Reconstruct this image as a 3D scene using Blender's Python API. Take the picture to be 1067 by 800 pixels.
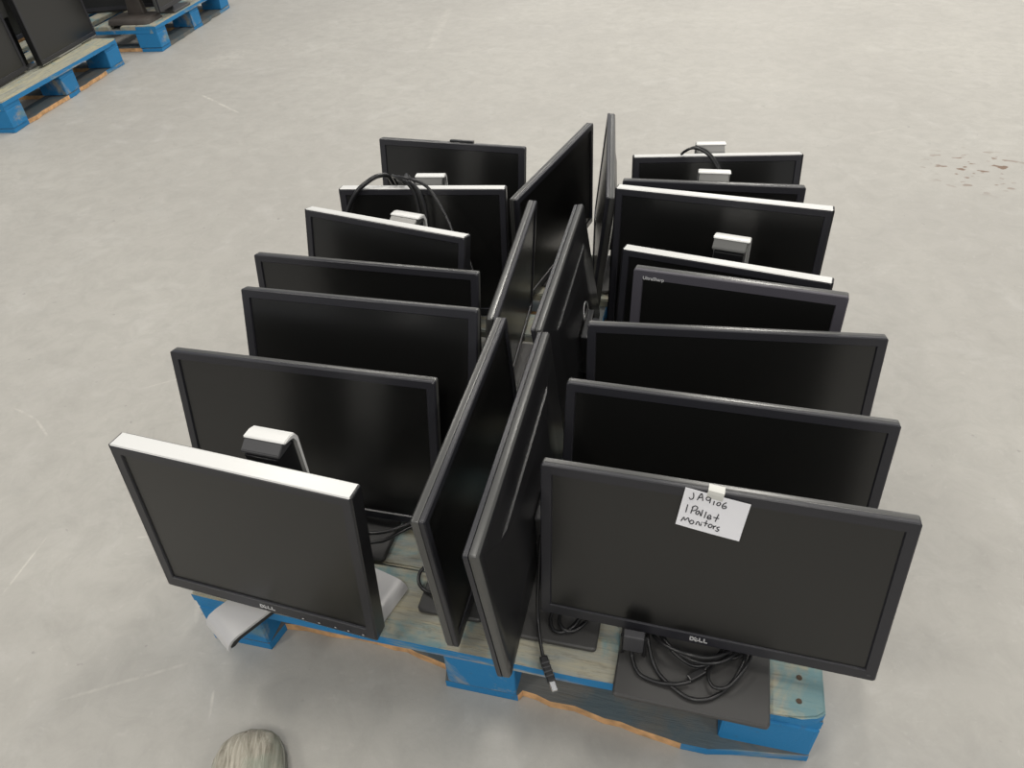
import bpy, bmesh, math, random
from mathutils import Vector, Matrix
random.seed(7)
for o in list(bpy.data.objects): bpy.data.objects.remove(o)
C = bpy.context.scene.collection
SC = bpy.context.scene

# ------------------------------------------------------------------ camera
def make_camera():
    pos = Vector((0.24696, -0.58040, 1.18929))
    pitch, roll, yaw, f = 0.69255, -0.06458, -0.27832, 775.26
    fw = Vector((math.sin(yaw)*math.cos(pitch), math.cos(yaw)*math.cos(pitch), -math.sin(pitch)))
    r = Vector((math.cos(yaw), -math.sin(yaw), 0)); u = r.cross(fw)
    r2 = math.cos(roll)*r + math.sin(roll)*u; u2 = -math.sin(roll)*r + math.cos(roll)*u
    cam = bpy.data.cameras.new('camera'); o = bpy.data.objects.new('camera', cam); C.objects.link(o)
    o.matrix_world = Matrix(((r2.x, u2.x, -fw.x, pos.x), (r2.y, u2.y, -fw.y, pos.y), (r2.z, u2.z, -fw.z, pos.z), (0, 0, 0, 1)))
    cam.sensor_fit = 'HORIZONTAL'; cam.sensor_width = 36; cam.lens = f/1067*36; cam.clip_start = .02
    SC.camera = o
make_camera()

# ------------------------------------------------------------------ light
SC.view_settings.view_transform = 'Standard'; SC.view_settings.look = 'None'
SC.view_settings.gamma = 1; SC.view_settings.use_curve_mapping = False
SC.view_settings.exposure = 0.0
w = bpy.data.worlds.new('hall'); SC.world = w; w.use_nodes = True
w.node_tree.nodes['Background'].inputs[0].default_value = (.95, .97, 1, 1)
w.node_tree.nodes['Background'].inputs[1].default_value = .36
# rows of ceiling fixtures of the hall
# x, y, length in x, length in y, watts
LIGHTS = [(.9, 4.6, .45, 1.3, 112), (-2.3, 4.6, .45, 1.3, 46), (4.2, 4.6, .45, 1.3, 56), (.9, 7.6, .45, 1.3, 42), (-2.3, 7.6, .45, 1.3, 34), (4.2, 7.6, .45, 1.3, 34),
          (1.2, .9, .45, 1.3, 34), (-2.4, .9, .45, 1.3, 62), (4.4, .9, .45, 1.3, 50), (.8, -3.2, .45, 1.3, 74), (-2.6, -3.2, .45, 1.3, 76), (4.2, -3.2, .45, 1.3, 66),
          (-3.0, 17.5, .5, 16, 170), (.9, 17.5, .5, 16, 170), (4.8, 17.5, .5, 16, 170)]
for (x, y, sx, sy, p) in LIGHTS:
    l = bpy.data.lights.new('ceiling_light', 'AREA'); l.shape = 'RECTANGLE'; l.size = sx; l.size_y = sy
    l.energy = p; l.color = (1, .955, .88)
    o = bpy.data.objects.new('ceiling_light', l); o.location = (x, y, 4.3); C.objects.link(o)

# ------------------------------------------------------------------ materials
def mat(name, col, rough=.5, metal=0, spec=.5, bump=0, bscale=300, var=0, vscale=20):
    m = bpy.data.materials.new(name); m.use_nodes = True
    nt = m.node_tree; b = nt.nodes['Principled BSDF']
    b.inputs['Base Color'].default_value = (*col, 1); b.inputs['Roughness'].default_value = rough
    b.inputs['Metallic'].default_value = metal; b.inputs['Specular IOR Level'].default_value = spec
    tc = nt.nodes.new('ShaderNodeTexCoord')
    if bump:
        n = nt.nodes.new('ShaderNodeTexNoise'); n.inputs['Scale'].default_value = bscale; n.inputs['Detail'].default_value = 3
        bp = nt.nodes.new('ShaderNodeBump'); bp.inputs['Strength'].default_value = bump; bp.inputs['Distance'].default_value = .001
        nt.links.new(tc.outputs['Object'], n.inputs['Vector']); nt.links.new(n.outputs['Fac'], bp.inputs['Height'])
        nt.links.new(bp.outputs['Normal'], b.inputs['Normal'])
    if var:
        n = nt.nodes.new('ShaderNodeTexNoise'); n.inputs['Scale'].default_value = vscale; n.inputs['Detail'].default_value = 5
        rp = nt.nodes.new('ShaderNodeValToRGB')
        rp.color_ramp.elements[0].position = .3; rp.color_ramp.elements[1].position = .7
        rp.color_ramp.elements[0].color = (*[c*(1-var) for c in col], 1); rp.color_ramp.elements[1].color = (*[min(1, c*(1+var)) for c in col], 1)
        nt.links.new(tc.outputs['Object'], n.inputs['Vector']); nt.links.new(n.outputs['Fac'], rp.inputs['Fac'])
        nt.links.new(rp.outputs['Color'], b.inputs['Base Color'])
    return m

def mixcol(nt, fac, a, b):
    n = nt.nodes.new('ShaderNodeMix'); n.data_type = 'RGBA'
    for s, v in ((6, a), (7, b)):
        if isinstance(v, tuple): n.inputs[s].default_value = (*v, 1)
        else: nt.links.new(v, n.inputs[s])
    if isinstance(fac, (int, float)): n.inputs[0].default_value = fac
    else: nt.links.new(fac, n.inputs[0])
    return n.outputs[2]
def noise(nt, vec, scale, detail=4, rough=.55, dist=0):
    n = nt.nodes.new('ShaderNodeTexNoise'); n.inputs['Scale'].default_value = scale; n.inputs['Detail'].default_value = detail
    n.inputs['Roughness'].default_value = rough; n.inputs['Distortion'].default_value = dist
    nt.links.new(vec, n.inputs['Vector']); return n.outputs['Fac']
def ramp(nt, fac, p0, p1, c0=(0, 0, 0), c1=(1, 1, 1)):
    n = nt.nodes.new('ShaderNodeValToRGB'); e = n.color_ramp.elements
    e[0].position = p0; e[1].position = p1; e[0].color = (*c0, 1); e[1].color = (*c1, 1)
    nt.links.new(fac, n.inputs['Fac']); return n.outputs['Color']
def mapping(nt, scale=(1, 1, 1), rot=(0, 0, 0), loc=(0, 0, 0)):
    tc = nt.nodes.new('ShaderNodeTexCoord'); mp = nt.nodes.new('ShaderNodeMapping')
    mp.inputs['Scale'].default_value = scale; mp.inputs['Rotation'].default_value = rot; mp.inputs['Location'].default_value = loc
    nt.links.new(tc.outputs['Object'], mp.inputs['Vector']); return mp.outputs['Vector']

def floor_mat():
    m = bpy.data.materials.new('polished_concrete'); m.use_nodes = True; nt = m.node_tree; b = nt.nodes['Principled BSDF']
    v = mapping(nt)
    big = noise(nt, v, .9, 5, .6, .4); mid = noise(nt, v, 5, 8, .7, .8); fine = noise(nt, v, 120, 3)
    c = ramp(nt, big, .3, .7, (.375, .362, .335), (.435, .422, .388))
    c = mixcol(nt, ramp(nt, mid, .52, .75, (0, 0, 0), (.5, .5, .5)), c, (.50, .49, .465))
    c = mixcol(nt, ramp(nt, noise(nt, v, 2.3, 9, .75, 1.5), .56, .72, (0, 0, 0), (.35, .35, .35)), c, (.33, .325, .31))
    # a few pale scuffs
    for (rot, off, p, st) in ((.5, 0, .71, .35), (-.9, 7, .72, .3), (1.25, 13, .72, .3)):
        sv = mapping(nt, (2.4, 30, 1), (0, 0, rot), (off, off, 0))
        sc_ = ramp(nt, noise(nt, sv, 1.3, 6, .65, .6), p, p+.06, (0, 0, 0), (st, st, st))
        c = mixcol(nt, sc_, c, (.53, .52, .49))
    c = mixcol(nt, ramp(nt, noise(nt, v, 14, 8, .75, .6), .42, .68, (0, 0, 0), (.55, .55, .55)), c, (.325, .315, .29))
    c = mixcol(nt, ramp(nt, noise(nt, v, 46, 6, .7, .4), .60, .74, (0, 0, 0), (.4, .4, .4)), c, (.52, .505, .47))
    wob = noise(nt, v, 26, 5, .7)
    def seg(x0, y0, x1, y1, wd, st, col, c):
        tc = nt.nodes.new('ShaderNodeTexCoord'); mp = nt.nodes.new('ShaderNodeMapping'); mp.vector_type = 'TEXTURE'
        mp.inputs['Location'].default_value = ((x0+x1)/2, (y0+y1)/2, 0); mp.inputs['Rotation'].default_value = (0, 0, math.atan2(y1-y0, x1-x0))
        mp.inputs['Scale'].default_value = (math.hypot(x1-x0, y1-y0)/2, wd, 1)
        nt.links.new(tc.outputs['Object'], mp.inputs['Vector'])
        sp = nt.nodes.new('ShaderNodeSeparateXYZ'); nt.links.new(mp.outputs['Vector'], sp.inputs['Vector'])
        def mth(op, a, b=None):
            n = nt.nodes.new('ShaderNodeMath'); n.operation = op
            for k, q in enumerate((a, b)):
                if q is None: continue
                if isinstance(q, (int, float)): n.inputs[k].default_value = q
                else: nt.links.new(q, n.inputs[k])
            return n.outputs[0]
        r = mth('ADD', mth('POWER', mth('ABSOLUTE', sp.outputs[0]), 6), mth('POWER', sp.outputs[1], 2))
        f = mth('MULTIPLY', mth('MAXIMUM', mth('SUBTRACT', 1, r), 0), mth('MULTIPLY', ramp(nt, wob, .38, .66), st*.75))
        return mixcol(nt, f, c, col)
    pale = (.64, .62, .56)
    for q in ((-.975, -.006, -.989, .144, .003, .9), (-1.371, .482, -1.28, .455, .004, .7), (-1.285, .457, -1.206, .406, .004, .7), (-.438, -.137, -.459, -.087, .003, .8),
              (-2.229, 2.732, -1.872, 2.501, .009, .9), (.825, 2.52, 1.016, 2.631, .005, .8), (-1.458, 4.517, -1.275, 3.48, .03, .35), (-2.42, 3.5, -2.38, 3.1, .12, .35),
              (-.715, -.163, -.525, -.05, .004, .6), (-.80, .176, -.70, .21, .004, .6), (-1.1, .6, -.9, .75, .004, .6), (-.62, .13, -.56, .02, .006, .6)):
        c = seg(*q, pale, c)
    for q in ((-.951, .404, -.90, .43, .010, .6), (-.80, .30, -.77, .36, .008, .6), (-.632, .173, -.60, .20, .006, .4)):
        c = seg(*q, (.20, .19, .175), c)
    # a patch of brown flecks
    fl = ramp(nt, noise(nt, mapping(nt, (1, 1.6, 1), (0, 0, .4)), 20, 2, .4), .60, .64)
    sp = nt.nodes.new('ShaderNodeVectorMath'); sp.operation = 'DISTANCE'; tcc = nt.nodes.new('ShaderNodeTexCoord')
    nt.links.new(tcc.outputs['Object'], sp.inputs[0]); sp.inputs[1].default_value = (1.22, 2.25, 0)
    near = ramp(nt, sp.outputs['Value'], .10, .22, (1, 1, 1), (0, 0, 0))
    mm = nt.nodes.new('ShaderNodeMath'); mm.operation = 'MULTIPLY'; nt.links.new(fl, mm.inputs[0]); nt.links.new(near, mm.inputs[1])
    c = mixcol(nt, mm.outputs[0], c, (.19, .13, .095))
    spk = ramp(nt, noise(nt, v, 38, 2, .5), .735, .77, (0, 0, 0), (.45, .45, .45))
    c = mixcol(nt, spk, c, (.22, .21, .2))
    nt.links.new(c, b.inputs['Base Color'])
    r = ramp(nt, mid, .3, .75, (.46, .46, .46), (.62, .62, .62)); nt.links.new(r, b.inputs['Roughness'])
    b.inputs['Specular IOR Level'].default_value = .26
    bp = nt.nodes.new('ShaderNodeBump'); bp.inputs['Strength'].default_value = .12; bp.inputs['Distance'].default_value = .002
    nt.links.new(fine, bp.inputs['Height']); nt.links.new(bp.outputs['Normal'], b.inputs['Normal'])
    return m
def paint_mat(name, axis, wear, blue=(.012, .19, .45), wood=(.40, .35, .26), grey=(.27, .29, .27), teal=(.13, .27, .30), tealp=.5):
    """old blue paint worn to weathered wood; grain runs along axis"""
    m = bpy.data.materials.new(name); m.use_nodes = True; nt = m.node_tree; b = nt.nodes['Principled BSDF']
    sc = {'x': (2.2, 22, 22), 'y': (22, 2.2, 22), 'n': (7, 7, 7)}[axis]
    v = mapping(nt, sc); u = mapping(nt)
    g = noise(nt, v, 2.2, 6, .65, .3); p = noise(nt, v, .55, 6, .7, .6); q = noise(nt, u, 9, 5, .65, .5); grain = noise(nt, v, 9, 4, .7)
    base = mixcol(nt, ramp(nt, g, .35, .65), grey, wood)
    base = mixcol(nt, ramp(nt, grain, .52, .70, (0, 0, 0), (.75, .75, .75)), base, (.15, .135, .105))
    base = mixcol(nt, ramp(nt, q, tealp-.03, tealp+.10, (0, 0, 0), (.8, .75, .75)), base, teal)
    c = mixcol(nt, ramp(nt, p, wear-.04, wear+.04), base, blue)
    c = mixcol(nt, ramp(nt, noise(nt, u, 34, 3), .62, .72, (0, 0, 0), (.35, .35, .35)), c, (.08, .09, .09))
    nt.links.new(c, b.inputs['Base Color']); b.inputs['Roughness'].default_value = .72
    bp = nt.nodes.new('ShaderNodeBump'); bp.inputs['Strength'].default_value = .4; bp.inputs['Distance'].default_value = .003
    nt.links.new(grain, bp.inputs['Height']); nt.links.new(bp.outputs['Normal'], b.inputs['Normal'])
    return m
M = {}
M['floor'] = floor_mat()
M['deck'] = paint_mat('worn_deck_wood', 'x', .70, wood=(.40, .36, .25), blue=(.03, .20, .36), tealp=.53, teal=(.11, .26, .30))
M['decktan'] = paint_mat('bare_deck_wood', 'x', .85, wood=(.46, .43, .29), tealp=.62)
M['edge'] = paint_mat('blue_painted_edge', 'x', .40, blue=(.014, .195, .44), wood=(.42, .37, .30))
M['block'] = paint_mat('blue_painted_block', 'n', .435, blue=(.014, .195, .44), wood=(.45, .40, .33))
M['under'] = paint_mat('dark_board', 'x', .85, wood=(.17, .165, .15), grey=(.12, .125, .12), teal=(.08, .12, .14))  # darker wood tones for the stringer and base boards
M['raw'] = mat('raw_split_wood', (.62, .36, .17), .8, var=.3, vscale=45, bump=.5, bscale=120)
M['bezel'] = mat('black_bezel_plastic', (.022, .022, .027), .34, bump=.05, bscale=900)
M['bezelgrey'] = mat('midnight_grey_plastic', (.068, .064, .078), .45, bump=.05, bscale=900)
M['shell'] = mat('black_back_plastic', (.011, .011, .012), .30, bump=.08, bscale=700)
M['rim'] = mat('charcoal_edge_plastic', (.060, .060, .057), .30, spec=.75)
M['screen'] = mat('matte_dark_screen', (.006, .006, .0057), .28, spec=.7)
M['silver'] = mat('silver_plastic', (.76, .76, .74), .36, .15)
M['silvershade'] = mat('shaded_silver_base', (.56, .555, .555), .4, .2)  # silver darkened: the shade on the foot is put into its colour
M['silverdk'] = mat('grey_silver_plastic', (.13, .13, .125), .34, .3)
M['base'] = mat('dark_base_plastic', (.05, .049, .048), .42, bump=.08, bscale=600)
M['capblack'] = mat('charcoal_cap_plastic', (.05, .05, .053), .45)
M['cable'] = mat('black_cable_rubber', (.012, .012, .013), .32)
M['plug'] = mat('grey_plug_plastic', (.05, .05, .055), .45)
M['metal'] = mat('bright_plug_metal', (.8, .8, .8), .25, 1)
M['logo'] = mat('pale_logo_print', (.72, .72, .72), .35, .3)
M['paper'] = mat('white_paper', (.82, .82, .85), .8)
M['tape'] = mat('frosted_tape', (.62, .62, .58), .35)
M['ink'] = mat('black_marker_ink', (.015, .015, .02), .6)
M['nail'] = mat('rusty_nail', (.10, .07, .05), .6, .5)
M['dustblack'] = mat('dusty_brown_black_plastic', (.050, .042, .036), .5, var=.25, vscale=14)

# ------------------------------------------------------------------ mesh helpers
def obj(name, bm, mats, parent=None, mw=None, smooth=None):
    me = bpy.data.meshes.new(name)
    bmesh.ops.recalc_face_normals(bm, faces=bm.faces[:]); bm.to_mesh(me); bm.free()
    for m in (mats if isinstance(mats, (list, tuple)) else [mats]): me.materials.append(m)
    if smooth:
        for p in me.polygons: p.use_smooth = True
        try: me.set_sharp_from_angle(angle=math.radians(smooth))
        except Exception: pass
    o = bpy.data.objects.new(name, me); C.objects.link(o)
    if parent:
        o.parent = parent
        if mw is not None: o.matrix_local = parent.matrix_basis.inverted() @ mw
    elif mw is not None: o.matrix_basis = mw
    return o
def thing(name, label, cat, loc=(0, 0, 0), rz=0, group=None):
    o = bpy.data.objects.new(name, None); C.objects.link(o); o.empty_display_size = .05
    o.matrix_basis = Matrix.Translation(loc) @ Matrix.Rotation(rz, 4, 'Z')
    o['label'] = label; o['category'] = cat
    if group: o['group'] = group
    return o
def tag(o, label, cat, group=None):
    o['label'] = label; o['category'] = cat
    if group: o['group'] = group
    return o
def rrect(w, h, r, seg=4):
    """rounded rectangle, centre at origin, in x-z"""
    r = min(r, w/2-1e-4, h/2-1e-4); pts = []
    for cx, cz, a0 in ((w/2-r, h/2-r, 0), (-w/2+r, h/2-r, 90), (-w/2+r, -h/2+r, 180), (w/2-r, -h/2+r, 270)):
        for k in range(seg+1):
            a = math.radians(a0+90*k/seg); pts.append((cx+r*math.cos(a), cz+r*math.sin(a)))
    return pts
def loft(bm, loops, cap0=True, cap1=True, ring=False):
    """loops: lists of 3-d points of equal length; ring joins last to first"""
    vs = [[bm.verts.new(p) for p in l] for l in loops]
    pairs = list(zip(vs, vs[1:])) + ([(vs[-1], vs[0])] if ring else [])
    for a, b in pairs:
        for i in range(len(a)):
            j = (i+1) % len(a); bm.faces.new((a[i], a[j], b[j], b[i]))
    if not ring:
        if cap0: bm.faces.new(vs[0])
        if cap1: bm.faces.new(vs[-1])
    return vs
def box(bm, x0, x1, y0, y1, z0, z1, bev=0, mi=0):
    r = bmesh.ops.create_cube(bm, size=1)
    for v in r['verts']: v.co = Vector(((x0+x1)/2+v.co.x*(x1-x0), (y0+y1)/2+v.co.y*(y1-y0), (z0+z1)/2+v.co.z*(z1-z0)))
    fs = {f for v in r['verts'] for f in v.link_faces}
    for f in fs: f.material_index = mi
    if bev:
        es = {e for v in r['verts'] for e in v.link_edges}
        bmesh.ops.bevel(bm, geom=list(es), offset=bev, segments=2, affect='EDGES', profile=.6)
def catmull(pts, n=8):
    P = [Vector(p) for p in pts]; P = [2*P[0]-P[1]] + P + [2*P[-1]-P[-2]]; out = []
    for i in range(1, len(P)-2):
        for k in range(n):
            t = k/n; a, b, c, d = P[i-1:i+3]
            out.append(.5*((2*b)+(c-a)*t+(2*a-5*b+4*c-d)*t*t+(3*b-a-3*c+d)*t**3))
    out.append(P[-2]); return out
def tube(bm, pts, r, seg=10, n=8, rs=None):
    ps = catmull(pts, n) if n > 1 else [Vector(p) for p in pts]
    t = (ps[1]-ps[0]).normalized(); nrm = t.orthogonal().normalized(); loops = []
    for i, p in enumerate(ps):
        t2 = (ps[min(i+1, len(ps)-1)]-ps[max(i-1, 0)]).normalized()
        nrm = (nrm - t2*nrm.dot(t2)).normalized(); bn = t2.cross(nrm)
        rr = r if rs is None else rs[min(len(rs)-1, int(i*len(rs)/len(ps)))]
        loops.append([p+(nrm*math.cos(2*math.pi*k/seg)+bn*math.sin(2*math.pi*k/seg))*rr for k in range(seg)])
    loft(bm, loops)
def ribbon(bm, pts, wd, y0=0, th=.0003):
    """flat printed stroke in x-z plane, proud towards -y"""
    n = len(pts)
    if n < 2: return
    cl = (pts[0][0]-pts[-1][0])**2+(pts[0][1]-pts[-1][1])**2 < 1e-12
    L, R = [], []
    for i in range(n):
        if cl: a, b = pts[i-1 if i > 0 else n-2], pts[i+1 if i < n-1 else 1]
        else: a, b = pts[max(i-1, 0)], pts[min(i+1, n-1)]
        d = Vector((b[0]-a[0], b[1]-a[1])); d.normalize(); nn = Vector((-d.y, d.x))*wd/2
        L.append((pts[i][0]+nn.x, pts[i][1]+nn.y)); R.append((pts[i][0]-nn.x, pts[i][1]-nn.y))
    lo = [[(L[i][0], y0-th, L[i][1]), (R[i][0], y0-th, R[i][1]), (R[i][0], y0, R[i][1]), (L[i][0], y0, L[i][1])] for i in range(n)]
    loft(bm, lo)

# ------------------------------------------------------------------ setting
def build_floor():
    bm = bmesh.new(); box(bm, -10, 10, -8, 27, -.12, 0)
    o = obj('floor', bm, M['floor']); o['kind'] = 'structure'
build_floor()

# ------------------------------------------------------------------ pallets
def slab(bm, outline, z0, z1, top=0, side=1):
    """prism of an outline seen from above"""
    lo = [bm.verts.new((x, y, z0)) for x, y in outline]; hi = [bm.verts.new((x, y, z1)) for x, y in outline]
    f = bm.faces.new(hi); f.material_index = top; f = bm.faces.new(lo); f.material_index = side
    for i in range(len(outline)):
        j = (i+1) % len(outline); f = bm.faces.new((lo[i], lo[j], hi[j], hi[i])); f.material_index = side
def rough_edge(x0, x1, y, amp, n, rnd, base=0.0):
    return [(x0+(x1-x0)*i/n, y+base+(rnd.random()-.5)*amp) for i in range(n+1)]
def pallet(label, loc, rz, hero=False, deckm='deck', split='raw'):
    rnd = random.Random(3 if hero else int(loc[1]*10))
    t = thing('wooden_pallet', label, 'pallet', loc, rz)
    hw, D = .508, 1.219
    ys = [(0, .123), (.126, .216), (.29, .38), (.455, .545), (.64, .73), (.82, .91), (1.0, 1.09), (1.096, D)]
    for k, (a, b) in enumerate(ys):
        bm = bmesh.new()
        if k == 0:
            front = [(-hw, .001), (-.35, -.006), (-.2, -.009), (0, -.010), (.15, -.012), (.28, -.010), (.37, -.008), (.405, -.012), (.44, -.005), (.475, -.007), (.497, -.001), (hw, .008)]
            back = [(hw, b), (-hw, b)]
            slab(bm, front+back, .120, .140)
        else:
            slab(bm, [(-hw+rnd.random()*.004, a), (hw-rnd.random()*.004, a), (hw-rnd.random()*.004, b), (-hw, b)], .120, .140)
        es = [e for e in bm.edges if all(abs(v.co.z-.14) < 1e-5 for v in e.verts)]
        bmesh.ops.bevel(bm, geom=es, offset=.003, segments=2, affect='EDGES')
        d = obj('deck_board', bm, [M[deckm], M['edge'] if k == 0 else M['deck']], t)
        if k == 0 and hero:
            for (x, y) in ((.474, .055), (.472, .018), (-.49, .03), (-.475, .095)):
                nb = bmesh.new(); bmesh.ops.create_cone(nb, cap_ends=True, segments=12, radius1=.0045, radius2=.0038, depth=.0016, matrix=Matrix.Translation((x, y, .1404)))
                obj('nail_head', nb, M['nail'], d)
    for (a, b) in ((-hw, -hw+.115), (-.064, .056), (hw-.135, hw)):
        bm = bmesh.new(); slab(bm, [(a, .004), (b, .004), (b, D-.004), (a, D-.004)], .100, .1195)
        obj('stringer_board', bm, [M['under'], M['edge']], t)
        for (c, d) in ((.001, .135), (.54, .68), (D-.136, D-.001)):
            bm = bmesh.new()
            y0 = c
            box(bm, a+.001, b-.001, y0, d, .0205, .0995, .004)
            for v in bm.verts: v.co.x += (rnd.random()-.5)*.003; v.co.y += (rnd.random()-.5)*.002
            obj('block', bm, M['block'], t)
        bm = bmesh.new(); slab(bm, [(a+.01, .130), (b-.01, .130), (b-.01, D-.130), (a+.01, D-.130)], .001, .0195)
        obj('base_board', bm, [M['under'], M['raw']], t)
    # base boards under the front and the rear, their outer edges split away
    bm = bmesh.new()
    if hero:
        fr = [(-hw, .002), (-.395, .002), (-.386, .045), (-.35, .049), (-.30, .047), (-.25, .052), (-.21, .050), (-.18, .046), (-.155, .047), (-.13, .040), (-.105, .036), (-.075, .030), (-.068, .002),
              (.056, .002), (.062, .012), (.085, .010), (.11, .003), (.15, .004), (.175, -.001), (.20, -.006), (.225, -.006), (.25, -.011), (.29, -.016), (.32, -.020), (.36, -.020), (.40, -.012), (hw, .002)]
    else:
        fr = [(-hw, .002)] + rough_edge(-hw+.12, hw-.12, .004, .016, 14, rnd) + [(hw, .002)]
    slab(bm, fr+[(hw, .126), (-hw, .126)], .001, .0195)
    for f in bm.faces:
        f.normal_update(); q = f.calc_center_median()
        if abs(f.normal.z) < .5 and not (q.y < .06 and (-.384 < q.x < -.072 or .056 < q.x < .325)): f.material_index = 2
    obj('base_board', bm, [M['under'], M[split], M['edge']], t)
    bm = bmesh.new(); slab(bm, [(-hw, D-.126), (hw, D-.126)]+[(x, y) for x, y in reversed(rough_edge(-hw, hw, D-.003, .006, 10, rnd))], .001, .0195)
    obj('base_board', bm, [M['under'], M['raw']], t)
    return t
pallet('worn blue wooden pallet carrying the whole block of monitors', (0, 0, 0), 0, True)
RA = math.radians(98)
pallet('blue-edged wooden pallet with a wide worn bare deck, at far left on the floor', (-2.90, 2.655, 0), RA, False, 'decktan')
pallet('bright blue wooden pallet standing beyond the bare-topped one', (-2.955, 3.905, 0), RA, False, 'deck', 'under')

# ------------------------------------------------------------------ logos
def arc(cx, cz, rx, rz, a0, a1, n=10):
    return [(cx+rx*math.cos(math.radians(a0+(a1-a0)*i/n)), cz+rz*math.sin(math.radians(a0+(a1-a0)*i/n))) for i in range(n+1)]
def logo_bm(wd, y0=0):
    """four capital letters, the second one a tilted E"""
    bm = bmesh.new(); h = wd*.30; s = wd/4; t = h*.24
    x = -wd/2
    ribbon(bm, [(x+t/2, -h/2+t/2), (x+t/2, h/2-t/2)], t, y0)
    ribbon(bm, [(x+t*.2, h/2-t/2)] + arc(x+s*.45, 0, s*.42, h/2-t/2, 90, -90) + [(x+t*.2, -h/2+t/2)], t, y0)
    cx = x+s*1.42; a = math.radians(38)
    def R(p): return (cx+p[0]*math.cos(a)-p[1]*math.sin(a), p[0]*math.sin(a)+p[1]*math.cos(a))
    e = h*.40
    ribbon(bm, [R((-e*.8, -e)), R((-e*.8, e))], t*.9, y0)
    for q in (-e, 0, e): ribbon(bm, [R((-e*.8, q)), R((e*.75, q))], t*.75, y0)
    for k in (2.05, 3.05):
        lx = x+s*k
        ribbon(bm, [(lx+t/2, -h/2), (lx+t/2, h/2)], t, y0); ribbon(bm, [(lx, -h/2+t/2), (lx+s*.88, -h/2+t/2)], t, y0)
    return bm
def text_bm(body, size, y0):
    cu = bpy.data.curves.new('t', 'FONT'); cu.body = body; cu.size = size; cu.extrude = .00012; cu.offset = .00018
    o = bpy.data.objects.new('t', cu); C.objects.link(o); bpy.context.view_layer.update()
    me = bpy.data.meshes.new_from_object(o.evaluated_get(bpy.context.evaluated_depsgraph_get()))
    bpy.data.objects.remove(o)
    bm = bmesh.new(); bm.from_mesh(me); bpy.data.meshes.remove(me)
    for v in bm.verts: v.co = Vector((v.co.x, y0-v.co.z, v.co.y))
    return bm

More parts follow.
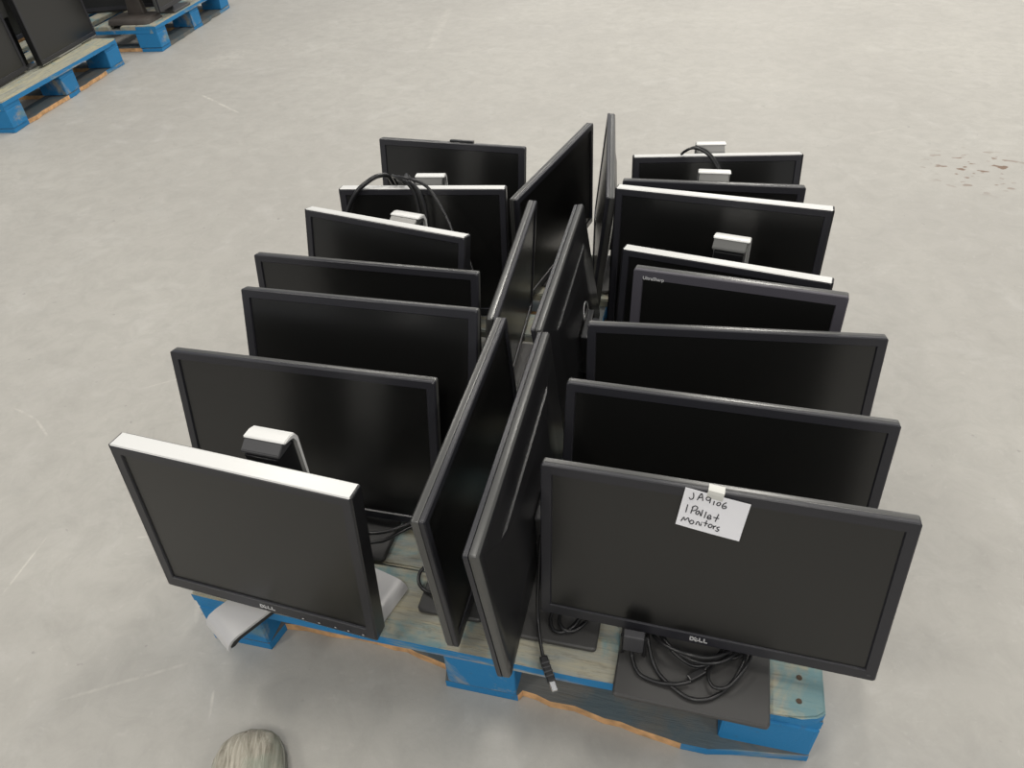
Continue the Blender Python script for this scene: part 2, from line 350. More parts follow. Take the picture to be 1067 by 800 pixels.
# ------------------------------------------------------------------ monitors
def panel_matrix(x, y, z, yaw, tilt, roll):
    yaw, tilt, roll = (math.radians(a) for a in (yaw, tilt, roll))
    ex = Vector((math.cos(yaw), math.sin(yaw), 0)); n = Vector((math.sin(yaw), -math.cos(yaw), 0)); up = Vector((0, 0, 1))
    v = math.cos(tilt)*up - math.sin(tilt)*n
    e2 = math.cos(roll)*ex + math.sin(roll)*v; v2 = -math.sin(roll)*ex + math.cos(roll)*v
    y2 = v2.cross(e2)
    return Matrix(((e2.x, y2.x, v2.x, x), (e2.y, y2.y, v2.y, y), (e2.z, y2.z, v2.z, z), (0, 0, 0, 1)))
def L3(pts, y, dz=0, dx=0): return [(x+dx, y, z+dz) for x, z in pts]
DECK = .1402
def monitor(label, pose, W, H, style='black', b=.0155, bb=.018, d=.021, base=None, base_yaw=0, vbase=False, colx=None, group=None,
            logo=None, buttons=False, text=None, ring=False, bulge=.0085, colmat='silverdk', deck=DECK, tab=False, lowbulge=False):
    """pose: top centre of the front face and its yaw, backward tilt, roll; base: x, y, width, depth of the foot"""
    PM = panel_matrix(*pose)
    bx, by, bw, bd = base
    t = thing('computer_monitor', label, 'monitor', (bx, by, deck), math.radians(base_yaw), group)
    cz = -H/2; silver = style == 'silver'
    bezm = M['bezelgrey'] if style == 'grey' else M['bezel']
    def P(name, bm, m, parent=t, smooth=35): return obj(name, bm, m, parent, PM, smooth) if parent is t else None
    # bezel: a frame with a chamfered front and a recessed opening
    iw, ih, ic = W-2*b, H-b-bb, cz+(bb-b)/2
    r = .004
    bm = bmesh.new()
    y1 = .0075 if not silver else .006
    ins = .0 if not silver else .0022
    lo = [L3(rrect(W-2*ins-.003, H-2*ins-.003, r), 0, cz), L3(rrect(W-2*ins, H-2*ins, r), .0015, cz), L3(rrect(W-2*ins, H-2*ins, r), y1, cz),
          L3(rrect(iw, ih, .0012), y1, ic), L3(rrect(iw, ih, .0012), .0025, ic), L3(rrect(iw+.003, ih+.003, .0012), .0, ic)]
    loft(bm, lo, ring=True); bz = P('bezel', bm, bezm)
    # screen, set just behind the opening
    bm = bmesh.new(); loft(bm, [L3(rrect(iw+.004, ih+.004, .001), .0032, ic), L3(rrect(iw+.004, ih+.004, .001), .0060, ic)])
    P('screen', bm, M['screen'], smooth=None)
    # housing: groove, side wall, back plate and a raised rear section with a ledge
    bm = bmesh.new()
    ya = y1+.0012
    bwid, bhei, bcz = (W*.72, H-.055-.045, -(.055+H-.045)/2) if not lowbulge else (W*.8, H*.8, cz)
    lo = [L3(rrect(W-.006, H-.006, r), y1-.001, cz), L3(rrect(W-.006, H-.006, r), ya, cz)]
    if not silver: lo += [L3(rrect(W-.001, H-.001, r), ya, cz), L3(rrect(W, H, r), ya+.001, cz), L3(rrect(W, H, r), d-.003, cz), L3(rrect(W-.006, H-.006, r), d, cz)]
    else: lo += [L3(rrect(W-.006, H-.006, r), d+.001, cz)]
    lo += [L3(rrect(W-.03, H-.03, .006), d+.002, cz), L3(rrect(bwid, bhei, .01), d+.003, bcz), L3(rrect(bwid-.03, bhei-.021, .01), d+.003+bulge*.36, bcz+.0098),
           L3(rrect(bwid-.13, bhei-.056, .012), d+.003+bulge, bcz+.014)]
    loft(bm, lo)
    bm.normal_update()
    for f in bm.faces:
        q = f.calc_center_median()
        if abs(f.normal.y) < .9 and q.y < d+.0005 and not silver and (abs(q.x) > W/2-.0035 or abs(q.z-cz) > H/2-.0035): f.material_index = 1
    h = P('housing', bm, [M['shell'], M['rim']])
    if silver:
        bm = bmesh.new()
        loft(bm, [L3(rrect(W-.004, H-.004, r), .0006, cz), L3(rrect(W, H, r), .0018, cz), L3(rrect(W, H, r), d-.003, cz), L3(rrect(W-.005, H-.005, r), d, cz),
                  L3(rrect(W-.012, H-.012, r), d, cz), L3(rrect(W-.0035, H-.0035, r), d-.004, cz), L3(rrect(W-.0022, H-.0022, r), .0022, cz)], ring=True)
        bm.normal_update()
        for f in bm.faces:
            if abs(f.calc_center_median().x) > W/2-.004: f.material_index = 1
        o = P('side_band', bm, [M['silver'], M['shell']]); o['label'] = 'silver plastic band along the top and bottom edges'
    if logo:
        bm = logo_bm(logo, 0)
        for v in bm.verts: v.co.z += -H+bb*.52
        obj('logo', bm, M['logo'], bz)
    if text:
        bm = text_bm(text, .0088, 0)
        for v in bm.verts: v.co += Vector((-W/2+b*.95, 0, -b*.95))
        obj('logo', bm, M['logo'], bz)
    if ring:
        bm = bmesh.new(); cc = []
        for rad in (.026, .0235):
            cc.append([(rad*math.cos(2*math.pi*k/32)-.045, d+.003+bulge-.0005, -H*.55+rad*math.sin(2*math.pi*k/32)) for k in range(32)])
        cc += [[(p[0], p[1]+.0012, p[2]) for p in cc[1]], [(p[0], p[1]+.0012, p[2]) for p in cc[0]]]
        loft(bm, cc, ring=True); rg = obj('logo', bm, M['logo'], h)
        bm = logo_bm(.036, 0)
        for v in bm.verts: v.co = Vector((-v.co.x-.045, d+.003+bulge-v.co.y, v.co.z-H*.55))
        obj('lettering', bm, M['logo'], rg)
    if buttons:
        for k, xx in enumerate((.062, .090, .118, .140, .165)):
            bm = bmesh.new(); box(bm, xx-.0045, xx+.0045, -.0006, .0006, -H+.0070, -H+.0115, .0008)
            bt = obj('button', bm, M['bezel'], bz)
            bm = bmesh.new(); ribbon(bm, [(xx-.0014, -H+.0093), (xx+.0014, -H+.0093)], .0022, -.0006)
            obj('button_mark', bm, M['logo'], bz)
    elif style != 'silver':
        bm = bmesh.new(); box(bm, W/2-b*.75, W/2-b*.45, -.0004, .0006, -H+bb*.45, -H+bb*.6, .0003)
        obj('power_button', bm, M['plug'], bz)
    if tab:
        bm = bmesh.new(); box(bm, -.005, .055, .012, .024, -.002, .0045, .001); P('top_tab', bm, M['shell'])
    # neck behind the panel
    pc = PM @ Vector((0, d+bulge+.001, -H*.66)); back = (PM.to_3x3() @ Vector((0, 1, 0))); back.z = 0; back.normalize()
    fwd = -back; yw = math.atan2(back.y, back.x)-math.pi/2
    if colx is None:
        off = .018
        NM = Matrix.Translation((pc.x+back.x*off, pc.y+back.y*off, deck)) @ Matrix.Rotation(yw, 4, 'Z')
        top = pc.z-deck+.035
        bm = bmesh.new()
        loft(bm, [[(x, y, .004) for x, y in rrect(.085, .026, .008)], [(x, y, .05) for x, y in rrect(.062, .024, .008)], [(x, y, top) for x, y in rrect(.055, .022, .008)]])
        obj('neck', bm, M['shell'] if not silver else M['silverdk'], t, NM, 40)
        bm = bmesh.new(); box(bm, -.05, .05, -off-.001, -.004, top-.085, top+.005, .003); obj('mount_plate', bm, M['shell'], t, NM)
    else:
        cx, cy, ctop = colx; ctop -= .027
        NM = Matrix.Translation((cx, cy, deck)) @ Matrix.Rotation(yw, 4, 'Z'); tp = ctop-deck
        cw = .068
        # silver back shell that folds over the top
        bm = bmesh.new()
        out = [(.030, .003), (.030, tp-.016), (.024, tp-.004), (.013, tp), (-.001, tp), (-.003, tp-.002)]
        inn = [(-.001, tp-.005), (.012, tp-.005), (.019, tp-.008), (.0245, tp-.018), (.0245, .003)]
        pr = out+inn
        loft(bm, [[(-cw/2, y, z) for y, z in pr], [(cw/2, y, z) for y, z in pr]])
        bmesh.ops.bevel(bm, geom=[e for e in bm.edges if abs(e.verts[0].co.x-e.verts[1].co.x) < 1e-6], offset=.0014, segments=2, affect='EDGES')
        o = obj('column_shell', bm, M['silver'], t, NM, 40); o['label'] = 'silver column shell'
        bm = bmesh.new(); box(bm, -cw/2+.006, cw/2-.006, -.020, .0243, .003, tp-.020, .003)
        for xx in (-.012, .012): box(bm, xx-.0015, xx+.0015, -.0205, -.019, .01, tp-.03)
        obj('column', bm, M['shell'], t, NM)
        bm = bmesh.new(); loft(bm, [[(xx, y, z) for y, z in ((-.002, tp-.003), (-.0175, tp-.013), (-.019, tp-.016), (-.0175, tp-.0185), (.017, tp-.0185), (.018, tp-.0075), (.012, tp-.0055), (0, tp-.0055))] for xx in (-cw/2+.002, cw/2-.004)])
        bmesh.ops.bevel(bm, geom=bm.edges[:], offset=.001, segments=2, affect='EDGES')
        o = obj('column_cap', bm, M[colmat], t, NM)
        bm = bmesh.new(); m2 = NM.inverted() @ pc
        box(bm, -.035, .035, m2.y-.002, -.017, m2.z-.03, m2.z+.035, .003); obj('mount_plate', bm, M['shell'], t, NM)
    # foot
    BM = Matrix.Translation((bx, by, deck)) @ Matrix.Rotation(math.radians(base_yaw), 4, 'Z')
    bm = bmesh.new()
    if vbase:
        for tipc, dr, ln in vbase:
            dx, dy = dr; l = math.hypot(dx, dy); dx /= l; dy /= l; px, py = -dy, dx
            hwid = .0355
            prof = [(0, .023), (ln-.022, .021), (ln-.010, .0185), (ln-.003, .012), (ln, .002)]
            inn = [(ln-.004, .002), (ln-.0065, .010), (ln-.013, .0145), (ln-.024, .0165), (0, .0185)]
            a = Vector((tipc[0]-dx*ln, tipc[1]-dy*ln))
            lp = []
            for s in (-1, 1):
                lp.append([(a.x+dx*q+px*hwid*s-bx, a.y+dy*q+py*hwid*s-by, z) for q, z in prof+inn])
            loft(bm, lp)
        o = obj('base', bm, M['silvershade'], t, BM, 50); o['label'] = 'silver V-shaped arched base'
        bm = bmesh.new()
        for tipc, dr, ln in vbase:
            dx, dy = dr; l = math.hypot(dx, dy); dx /= l; dy /= l; px, py = -dy, dx
            a = Vector((tipc[0]-dx*ln, tipc[1]-dy*ln))
            prof = [(.01, .0183), (ln-.026, .0163), (ln-.016, .0142), (ln-.0085, .009), (ln-.006, .0015), (ln-.012, .0005), (ln-.024, .006), (.01, .008)]
            loft(bm, [[(a.x+dx*q+px*.0335*s-bx, a.y+dy*q+py*.0335*s-by, z) for q, z in prof] for s in (-1, 1)])
        o = obj('base_underside', bm, M['shell'], t, BM, 50); o['label'] = 'black underside of the base'
    else:
        loft(bm, [[(x, y, 0) for x, y in rrect(bw-.004, bd-.004, .006)], [(x, y, .002) for x, y in rrect(bw, bd, .007)], [(x, y, .008) for x, y in rrect(bw, bd, .007)], [(x, y, .0105) for x, y in rrect(bw-.005, bd-.005, .006)]])
        obj('base', bm, M['silver'] if silver else M['base'], t, BM, 35)
    return t

# left column, front to back
monitor('square silver-edged monitor at the front left corner, standing on a silver V base', (-.3255, -.0065, .483, -2.84, 3.49, -1.85), .376, .3089, 'silver',
        b=.0175, bb=.0255, d=.030, base=(-.324, .092, .10, .10), colx=(-.309, .070, .5005), colmat='capblack', logo=.027, buttons=True,
        vbase=[((-.4155, -.067), (-.5, -.87), .182), ((-.154, .048), (.967, -.25), .178)])
monitor('black wide monitor directly behind the square silver-edged front one, in the left column', (-.358, .258, .450, 0, 12.6, 0), .477, .288, 'black',
        base=(-.325, .212, .24, .175), b=.015, bb=.016)
monitor('black wide monitor third from the front in the left column', (-.307, .402, .492, .6, 17, -.3), .44, .29, 'black',
        base=(-.31, .362, .22, .11), b=.0165)
monitor('black wide monitor in the left column, directly before the silver-topped one that sits askew', (-.359, .55, .471, .3, 12, -.3), .46, .285, 'black',
        base=(-.35, .518, .22, .14), b=.0145)
monitor('silver-topped monitor sitting askew in the left column, top sloping down rightwards', (-.356, .659, .503, -10.3, 13.4, -.2), .376, .309, 'silver',
        base=(-.338, .665, .19, .15), b=.016, bb=.022, d=.026, colx=(-.336, .732, .509))
monitor('silver-topped square monitor in the left column with black cables looped over its top edge', (-.342, .854, .485, 7.6, 9, 0), .376, .309, 'silver',
        base=(-.345, .87, .19, .15), b=.016, bb=.022, d=.026, colx=(-.346, .925, .509))
monitor('black square monitor at the very back of the left column', (-.348, 1.091, .492, -2.3, 10.3, -.1), .376, .309, 'black',
        base=(-.345, 1.085, .2, .15), b=.016, bb=.02, tab=True)
# centre row turned to the right
monitor('edge-on wide monitor nearest the front of the middle row whose screens face right', (-.0450, .215, .4543, 90.8, 3.5, 0), .465, .289, 'black',
        base=(-.062, .152, .215, .108), base_yaw=90, b=.014)
monitor('edge-on wide monitor second in the middle row whose screens face right', (-.0805, .682, .4443, 93.4, -3.9, 0), .465, .285, 'black',
        base=(-.115, .675, .2, .13), base_yaw=90, b=.014)
monitor('large black monitor far in the middle, angled so its whole dark screen shows', (-.0895, 1.143, .4455, 78.3, .7, 0), .484, .291, 'black',
        base=(-.135, 1.14, .2, .13), base_yaw=78, b=.0155)
# centre row turned to the left, backs to the right
monitor('nearest edge-on monitor with its plain black back facing right, beside the paper-sign monitor', (.0195, .168, .4645, -89.3, -5.6, -.1), .465, .274, 'black',
        base=(.100, .139, .215, .155), base_yaw=-90, b=.014)
monitor('edge-on wide monitor with a ring emblem on its black back, in the middle', (-.0005, .637, .4628, -89.2, -8.7, 0), .465, .285, 'black',
        base=(.075, .64, .2, .13), base_yaw=-90, b=.014, ring=True)
monitor('farthest edge-on monitor in the middle, its screen facing left and mirroring the floor', (.024, 1.175, .457, -82.4, 5.8, 0), .507, .295, 'black',
        base=(.08, 1.12, .18, .12), base_yaw=-82, b=.012, bulge=.010)
# right column, front to back
monitor('black wide monitor at the front right with the white paper sign taped to it', (.3195, .1076, .4526, -3.3, 11.34, 1.68), .48, .2767, 'black',
        base=(.3215, .054, .22, .175), base_yaw=-1, logo=.026, b=.0165, bb=.0185)
monitor('black wide monitor right behind the one with the paper sign', (.324, .283, .455, -1.2, 13.2, -.1), .477, .285, 'black', base=(.32, .235, .22, .15), b=.0155)
monitor('black wide monitor in the right column, directly before the purplish grey one', (.332, .458, .461, 4.4, 11, .3), .477, .285, 'black', base=(.32, .412, .22, .15), b=.0155)
monitor('purplish dark grey monitor with a thick bezel and small lettering in its top left corner', (.333, .572, .484, -6.5, 8, .4), .362, .31, 'grey', base=(.32, .566, .2, .125),
        b=.0185, bb=.024, d=.024, text='UltraSharp')
monitor('silver-topped monitor directly behind the purplish grey one in the right column', (.3095, .662, .4646, -9.9, 8.1, 0), .385, .309, 'silver', base=(.32, .69, .19, .11),
        b=.016, bb=.022, d=.026, colx=(.3225, .738, .5045))
monitor('tall silver-topped monitor in the right column, large dark screen behind a silver column', (.2945, .835, .512, -6.6, 7.3, .3), .425, .347, 'silver', base=(.31, .8405, .19, .088),
        b=.0165, bb=.024, d=.026)
monitor('low black monitor peeking just above the tall silver-topped one in the right column', (.278, .942, .492, 1.9, 9.8, .1), .376, .309, 'black', base=(.28, .955, .2, .13),
        b=.016, bb=.022, d=.024, colx=(.2805, .988, .525))
monitor('silver-topped monitor at the very back of the right column', (.284, 1.088, .494, 9, 12, .1), .376, .309, 'silver', base=(.27, 1.11, .19, .15),
        b=.016, bb=.022, d=.026, colx=(.269, 1.172, .513))

# ------------------------------------------------------------------ paper sign
def paper_sign():
    PM = panel_matrix(.3195, .1076, .4526, -3.3, 11.34, 1.68)
    S = PM @ Matrix.Translation((-.0425, -.0016, .0010)) @ Matrix.Rotation(math.radians(7.5), 4, 'Y')
    w_, h_ = .0845, .0600
    bm = bmesh.new(); n = 10
    gr = []
    for th in (0, -.00035):
        gr.append([[bm.verts.new((w_*i/n, th-.0035*(j/6)**2-.0006*math.sin(i/n*3.1), -h_*j/6)) for i in range(n+1)] for j in range(7)])
    for g in gr:
        for j in range(6):
            for i in range(n): bm.faces.new((g[j][i], g[j][i+1], g[j+1][i+1], g[j+1][i]))
    a, b = gr
    rim = [(0, i) for i in range(n+1)] + [(j, n) for j in range(1, 7)] + [(6, i) for i in range(n-1, -1, -1)] + [(j, 0) for j in range(5, 0, -1)]
    for k in range(len(rim)):
        p, q = rim[k], rim[(k+1) % len(rim)]; bm.faces.new((a[p[0]][p[1]], a[q[0]][q[1]], b[q[0]][q[1]], b[p[0]][p[1]]))
    o = obj('paper_sign', bm, M['paper'], None, S, 30)
    tag(o, 'white paper sign with black handwriting taped to the front right monitor', 'sign')
    st = [[(325, 215), (330, 250), (322, 275), (300, 283), (283, 265)], [(368, 285), (400, 228), (415, 225), (425, 290)], [(375, 262), (422, 258)],
          [(500, 258), (475, 250), (458, 268), (475, 285), (500, 275), (505, 258), (498, 310)], [(543, 288), (537, 326)],
          [(585, 298), (570, 318), (580, 332), (602, 326), (607, 306), (590, 298)], [(668, 298), (640, 313), (626, 340), (640, 358), (668, 350), (660, 333), (638, 338)],
          [(275, 335), (260, 412)], [(332, 352), (312, 420)], [(322, 360), (355, 346), (380, 362), (365, 386), (328, 396)],
          [(402, 395), (375, 398), (364, 420), (385, 430), (402, 402), (414, 440)], [(434, 382), (420, 445)], [(472, 398), (455, 460)],
          [(490, 455), (522, 452), (515, 430), (495, 438), (486, 460), (505, 472), (528, 464)], [(600, 418), (570, 492)], [(548, 450), (607, 462)],
          [(216, 502), (245, 464), (256, 492), (290, 468), (302, 506)], [(325, 488), (308, 510), (325, 527), (350, 515), (346, 497), (325, 488)],
          [(374, 532), (386, 504), (405, 508), (411, 536)], [(431, 518), (425, 542)], [(433, 503), (437, 508)], [(484, 486), (470, 542)], [(452, 508), (498, 518)],
          [(520, 519), (503, 538), (518, 555), (542, 545), (539, 525), (520, 519)], [(560, 533), (556, 566)], [(558, 546), (585, 535)],
          [(622, 545), (595, 550), (600, 565), (616, 574), (600, 587), (578, 579)]]
    bm = bmesh.new(); A = Vector((240, 165)); ex = Vector((672, 145)); ey = Vector((-80, 370)); det = ex.x*ey.y-ex.y*ey.x
    for s in st:
        pts = []
        for p in s:
            q = Vector(p)-A; uu = (q.x*ey.y-q.y*ey.x)/det; vv = (ex.x*q.y-ex.y*q.x)/det
            pts.append((uu*w_, -.00035-.0035*vv*vv-.0006*math.sin(uu*3.1)-.00025, -vv*h_))
        tube(bm, pts, .00072, 6, 5 if len(pts) > 2 else 2)
    obj('handwriting', bm, M['ink'], o)
    bm = bmesh.new()
    pts = [(-.0004, -.007), (-.0011, .0), (-.0006, .0055), (.004, .0068), (.012, .0072)]
    loft(bm, [[(.0285, y-.0006, z) for y, z in pts]+[(.0285, y+.0002, z-.0001) for y, z in reversed(pts)],
              [(.0495, y-.0006, z) for y, z in pts]+[(.0495, y+.0002, z-.0001) for y, z in reversed(pts)]])
    tp = obj('tape', bm, M['tape'], o); tp['label'] = 'frosted strip of sticky tape'
paper_sign()

# ------------------------------------------------------------------ cables
def cable(label, runs, r=.0028, extra=None, group=None):
    bm = bmesh.new()
    for p in runs: tube(bm, p, r, 10, 8)
    o = obj('cable', bm, M['cable'], None, None, 60); tag(o, label, 'cable', group)
    return o
def plug(parent, p0, p1, w_, th, m, name='plug', bev=.002):
    a, b = Vector(p0), Vector(p1); d = (b-a); ln = d.length; d.normalize()
    s = d.cross(Vector((0, 0, 1)))
    s = s.normalized() if s.length > .05 else Vector((1, 0, 0)); n = s.cross(d)
    mw = Matrix(((s.x, d.x, n.x, a.x), (s.y, d.y, n.y, a.y), (s.z, d.z, n.z, a.z), (0, 0, 0, 1)))
    bm = bmesh.new(); box(bm, -w_/2, w_/2, 0, ln, -th/2, th/2, bev)
    return obj(name, bm, m, parent, mw)
cable('thick black cable arching over the left end of the cable-draped silver-topped monitor',
      [[(-.508, .790, .36), (-.509, .802, .42), (-.497, .812, .457), (-.478, .824, .486), (-.457, .842, .501), (-.443, .866, .503), (-.432, .895, .488), (-.428, .925, .43)]], .0052)
cable('doubled thick black cable hanging in front of the cable-draped silver-topped monitor',
      [[(-.406, .93, .45), (-.402, .885, .493), (-.39, .85, .505), (-.374, .838, .510), (-.358, .832, .502), (-.347, .828, .483), (-.340, .822, .449), (-.338, .812, .40), (-.337, .80, .33)],
       [(-.388, .935, .45), (-.385, .89, .496), (-.373, .858, .507), (-.36, .836, .509), (-.344, .83, .499), (-.332, .825, .478), (-.324, .82, .449), (-.321, .81, .40), (-.322, .80, .33)]], .0045)
cable('thin black cable sweeping from the back left monitors down to the right',
      [[(-.418, .90, .47), (-.402, .85, .512), (-.380, .815, .527), (-.352, .80, .533), (-.33, .80, .529), (-.306, .805, .512), (-.28, .79, .485), (-.258, .775, .453), (-.235, .75, .418), (-.208, .72, .46-.045), (-.190, .70, .388), (-.178, .68, .35), (-.170, .66, .30), (-.168, .64, .24)]], .0034)
cable('pair of black cables bent over the silver top of the back right monitor',
      [[(.205, 1.07, .500), (.213, 1.06, .512), (.228, 1.058, .520), (.247, 1.054, .518), (.267, 1.048, .507), (.284, 1.043, .487), (.292, 1.04, .474), (.297, 1.034, .44)],
       [(.212, 1.078, .503), (.222, 1.066, .515), (.238, 1.06, .522), (.257, 1.056, .517), (.275, 1.05, .503), (.289, 1.045, .485), (.298, 1.04, .468), (.303, 1.036, .44)]], .0030)
# video cable coiled on the front right monitor's foot
Z = DECK+.0105
vc = cable('black video cable with a hanging plug, coiled on the foot of the paper-sign monitor',
      [[(.232, .036, .168), (.232, .028, Z+.006), (.245, .004, Z+.005), (.272, -.004, Z+.005), (.299, -.004, Z+.010), (.318, .004, Z+.010)],
       [(.252, .095, .168), (.252, .056, .168), (.268, .017, Z+.005), (.293, -.006, Z+.005), (.321, -.019, Z+.005), (.349, -.012, Z+.005), (.372, .010, Z+.006), (.387, .036, Z+.012), (.394, .062, .168), (.388, .095, .168)],
       [(.262, .095, .168), (.270, .064, .171), (.30, .036, .176), (.335, .030, .173), (.368, .044, .171), (.392, .08, .167)],
       [(.245, .095, .164), (.258, .066, .168), (.276, .042, .182), (.31, .030, .188), (.345, .036, .181), (.381, .066, .168)],
       [(.270, .07, Z+.02), (.290, .046, Z+.012), (.325, .030, Z+.010), (.36, .05, Z+.016), (.378, .08, Z+.02)]], .0030)
plug(vc, (.232, .038, .202), (.232, .036, .168), .030, .014, M['plug'])
for s in (-.0165, .0165):
    bm = bmesh.new(); tube(bm, [(.232+s, .037, .196), (.232+s, .036, .154)], .0035, 10, 1); obj('plug_screw', bm, M['shell'], vc)
pc_ = cable('thin black power cable looping upright on the right half of the front right foot',
      [[(.318, .012, Z+.005), (.335, .026, Z+.007), (.352, .048, Z+.014), (.372, .080, Z+.016)],
       [(.406, .08, Z+.010), (.384, .058, Z+.009), (.356, .044, Z+.009), (.343, .020, Z+.012), (.350, .001, Z+.014), (.370, .004, Z+.016), (.392, .034, Z+.020), (.404, .064, Z+.018)]], .0026)
plug(pc_, (.316, .010, Z+.005), (.338, .027, Z+.008), .011, .009, M['cable'], 'inline_connector')
# connector cable hanging off the front edge
dp = cable('black cable with a bright metal plug tip dangling over the pallet front edge',
      [[(.079, .112, .30), (.079, .092, .25), (.079, .075, .20), (.082, .058, .168), (.088, .038, .158), (.097, .014, .152), (.102, .003, .150)]], .0028)
p1 = plug(dp, (.101, .004, .150), (.1215, -.031, .147), .0125, .0085, M['cable'], 'plug')
p2 = plug(dp, (.1215, -.031, .147), (.1285, -.043, .146), .0085, .005, M['metal'], 'plug_tip', .0006); p2['label'] = 'bright metal plug tip'
for k in range(4):
    q = .25+k*.17; a = Vector((.101, .004, .150)).lerp(Vector((.1215, -.031, .147)), q); b = Vector((.101, .004, .150)).lerp(Vector((.1215, -.031, .147)), q+.05)
    rb = plug(dp, a, b, .0133, .0093, M['plug'], 'plug_rib', .0004)
cable('black cable coiled on the low dark foot behind the dangling metal plug',
      [[(.112, .11, Z+.014), (.104, .085, Z+.012), (.100, .066, Z+.006), (.108, .050, Z+.004), (.122, .048, Z+.004), (.137, .060, Z+.005), (.15, .085, Z+.012)],
       [(.125, .11, Z+.014), (.117, .085, Z+.013), (.114, .066, Z+.008), (.122, .053, Z+.007), (.136, .052, Z+.005), (.152, .066, Z+.006), (.165, .09, Z+.01)]], .0030)
cable('black cables running from behind the square front left monitor to the middle row',
      [[(-.29, .150, .20), (-.262, .140, .197), (-.235, .141, .195), (-.205, .147, .197), (-.178, .162, .200), (-.150, .182, .203), (-.115, .20, .21)],
       [(-.29, .140, .185), (-.262, .132, .180), (-.235, .134, .178), (-.205, .141, .182), (-.180, .158, .19), (-.150, .180, .197), (-.115, .196, .205)]], .0030)
cable('short black cable loop beside the nearest edge-on monitor',
      [[(-.085, .125, .205), (-.105, .118, .182), (-.121, .116, .168), (-.130, .106, .160), (-.128, .092, .156), (-.118, .080, .156), (-.105, .074, .157), (-.09, .07, .16)]], .0030)

# ------------------------------------------------------------------ things on the far pallets
def far_panel(label, pose, W, H, base, by, silver=True):
    return monitor(label, pose, W, H, 'silver' if silver else 'black', b=.017, bb=.022, d=.03, base=base, base_yaw=by, bulge=.02, lowbulge=True)
far_panel('dark screen at the upper left corner, nearest on the bare-topped pallet', (-2.995, 2.28, .52, 100.6, 2, 0), .58, .37, (-3.05, 2.28, .24, .12), 100.6, False)
far_panel('dark screen with a grey side strip at the far end of the bare-topped pallet', (-3.062, 2.90, .52, 100.6, 2, 0), .56, .37, (-3.122, 2.90, .24, .12), 100.6)
far_panel('dusty dark monitor standing along the aisle edge of the bright blue far pallet', (-2.955, 3.76, .545, 98, 1, 0), .46, .365, (-3.01, 3.78, .22, .13), 98, False)
far_panel('dark monitor at the upper left, farther in behind the others on the bright blue pallet', (-3.42, 3.70, .56, 22, 4, 0), .66, .41, (-3.44, 3.75, .24, .13), 22, False)
def upright():
    t = thing('monitor_stand', 'slim stand with a silver sleeve above a black post, between two dark screens', 'monitor stand', (-3.115, 2.615, .1402), math.radians(100.6))
    bm = bmesh.new(); loft(bm, [[(x, y, 0) for x, y in rrect(.09, .13, .02)], [(x, y, .01) for x, y in rrect(.09, .13, .02)]]); obj('foot', bm, M['silverdk'], t)
    bm = bmesh.new(); box(bm, -.03, .03, -.02, .02, .01, .25, .004); obj('post', bm, M['shell'], t)
    bm = bmesh.new(); box(bm, -.034, .034, -.024, .024, .23, .46, .006); obj('sleeve', bm, M['silverdk'], t)
upright()
far_panel('dark screen in the second row of the bare-topped pallet, behind the slim stand', (-3.48, 2.78, .56, 100.6, 2, 0), .70, .41, (-3.54, 2.78, .24, .12), 100.6, False)
def lowered_stand():
    t = thing('monitor_stand', 'dusty brown-black monitor stand with a broad flat foot on the bright blue far pallet', 'monitor stand', (-3.085, 3.505, .1402), math.radians(8))
    bm = bmesh.new(); loft(bm, [[(x, y, 0) for x, y in rrect(.26, .20, .03)], [(x, y, .022) for x, y in rrect(.25, .19, .03)], [(x, y, .03) for x, y in rrect(.23, .17, .03)]])
    obj('foot', bm, M['dustblack'], t, smooth=40)
    bm = bmesh.new(); loft(bm, [[(x, y+.05, .028) for x, y in rrect(.11, .05, .012)], [(x, y+.05, .12) for x, y in rrect(.085, .04, .012)], [(x, y+.055, .28) for x, y in rrect(.08, .035, .012)]])
    obj('neck', bm, M['dustblack'], t, smooth=40)
    bm = bmesh.new(); box(bm, -.10, .10, .065, .085, .20, .36, .006); obj('mount_plate', bm, M['dustblack'], t)
lowered_stand()

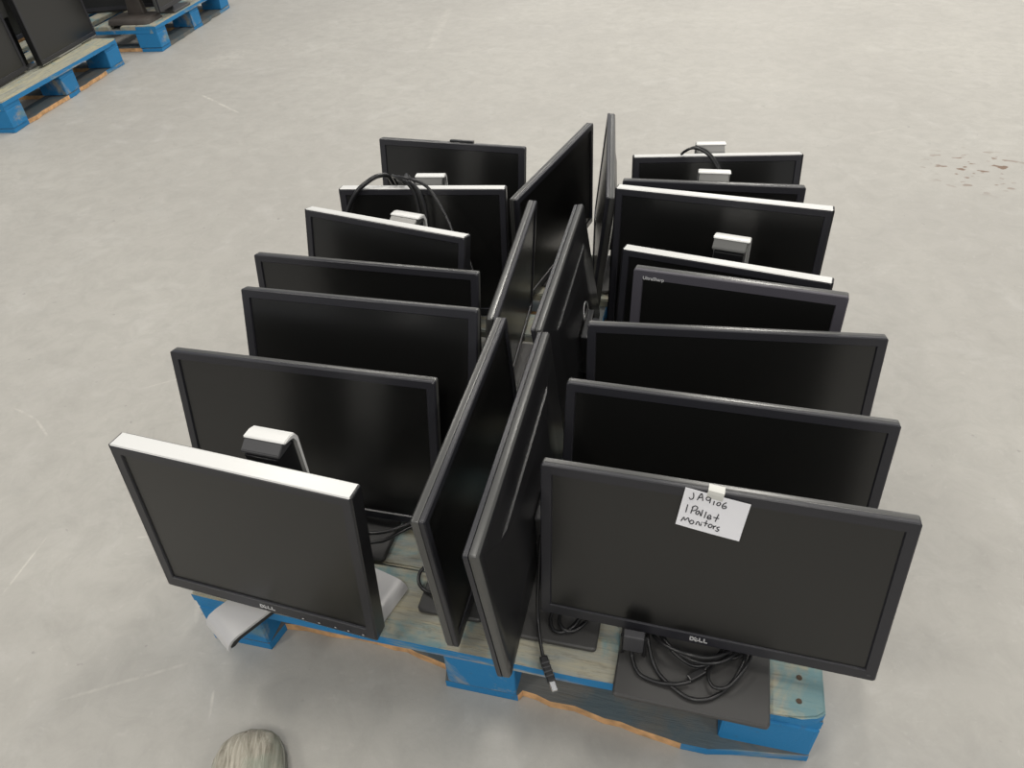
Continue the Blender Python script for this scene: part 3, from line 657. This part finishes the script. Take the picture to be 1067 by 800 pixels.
# ------------------------------------------------------------------ shoe at the lower edge
def shoe():
    m = bpy.data.materials.new('scuffed_canvas'); m.use_nodes = True; nt = m.node_tree; b = nt.nodes['Principled BSDF']
    v = mapping(nt, (90, 9, 30), (0, 0, .5)); u = mapping(nt)
    c = ramp(nt, noise(nt, v, 1.2, 5, .7, .8), .35, .68, (.22, .20, .155), (.60, .56, .47))
    c = mixcol(nt, ramp(nt, noise(nt, u, 16, 3), .5, .68, (0, 0, 0), (.5, .5, .5)), c, (.30, .36, .29))
    nt.links.new(c, b.inputs['Base Color']); b.inputs['Roughness'].default_value = .9
    bp = nt.nodes.new('ShaderNodeBump'); bp.inputs['Strength'].default_value = .8; bp.inputs['Distance'].default_value = .003
    nt.links.new(noise(nt, v, 1.2, 5, .7, .8), bp.inputs['Height']); nt.links.new(bp.outputs['Normal'], b.inputs['Normal'])
    t = thing('shoe', 'scuffed greenish grey shoe toe on the floor at the bottom edge', 'shoe', SHOE_LOC, SHOE_RZ)
    # along local y, toe at y=0, heel at y=-.28
    st = [(-.0005, .014, .022), (-.006, .030, .034), (-.018, .043, .046), (-.04, .052, .057), (-.08, .056, .066), (-.12, .047, .078), (-.16, .041, .098), (-.21, .036, .108), (-.255, .034, .106), (-.276, .028, .09), (-.281, .016, .06)]
    bm = bmesh.new(); lo = []
    for y, hw, h in st:
        lo.append([(hw*math.cos(a)*(1 if math.sin(a) < .3 else .97), y, .018+max(0, (h-.018))*max(0, math.sin(a))**.8 if math.sin(a) > 0 else .018) for a in [math.pi*k/16 for k in range(17)]])
    loft(bm, lo); obj('upper', bm, m, t, smooth=60)
    bm = bmesh.new(); sh = [(hw+.003, y) for y, hw, h in st]
    out = [(0, .004)] + [(hw, y) for hw, y in sh] + [(0, -.285)] + [(-hw, y) for hw, y in reversed(sh)]
    slab(bm, out, 0, .0195, 0, 0); o = obj('sole', bm, mat('grey_rubber_sole', (.20, .20, .17), .8), t); o['label'] = 'dark grey rubber sole'
SHOE_LOC = (-.350, -.146, 0); SHOE_RZ = math.radians(24)
shoe()
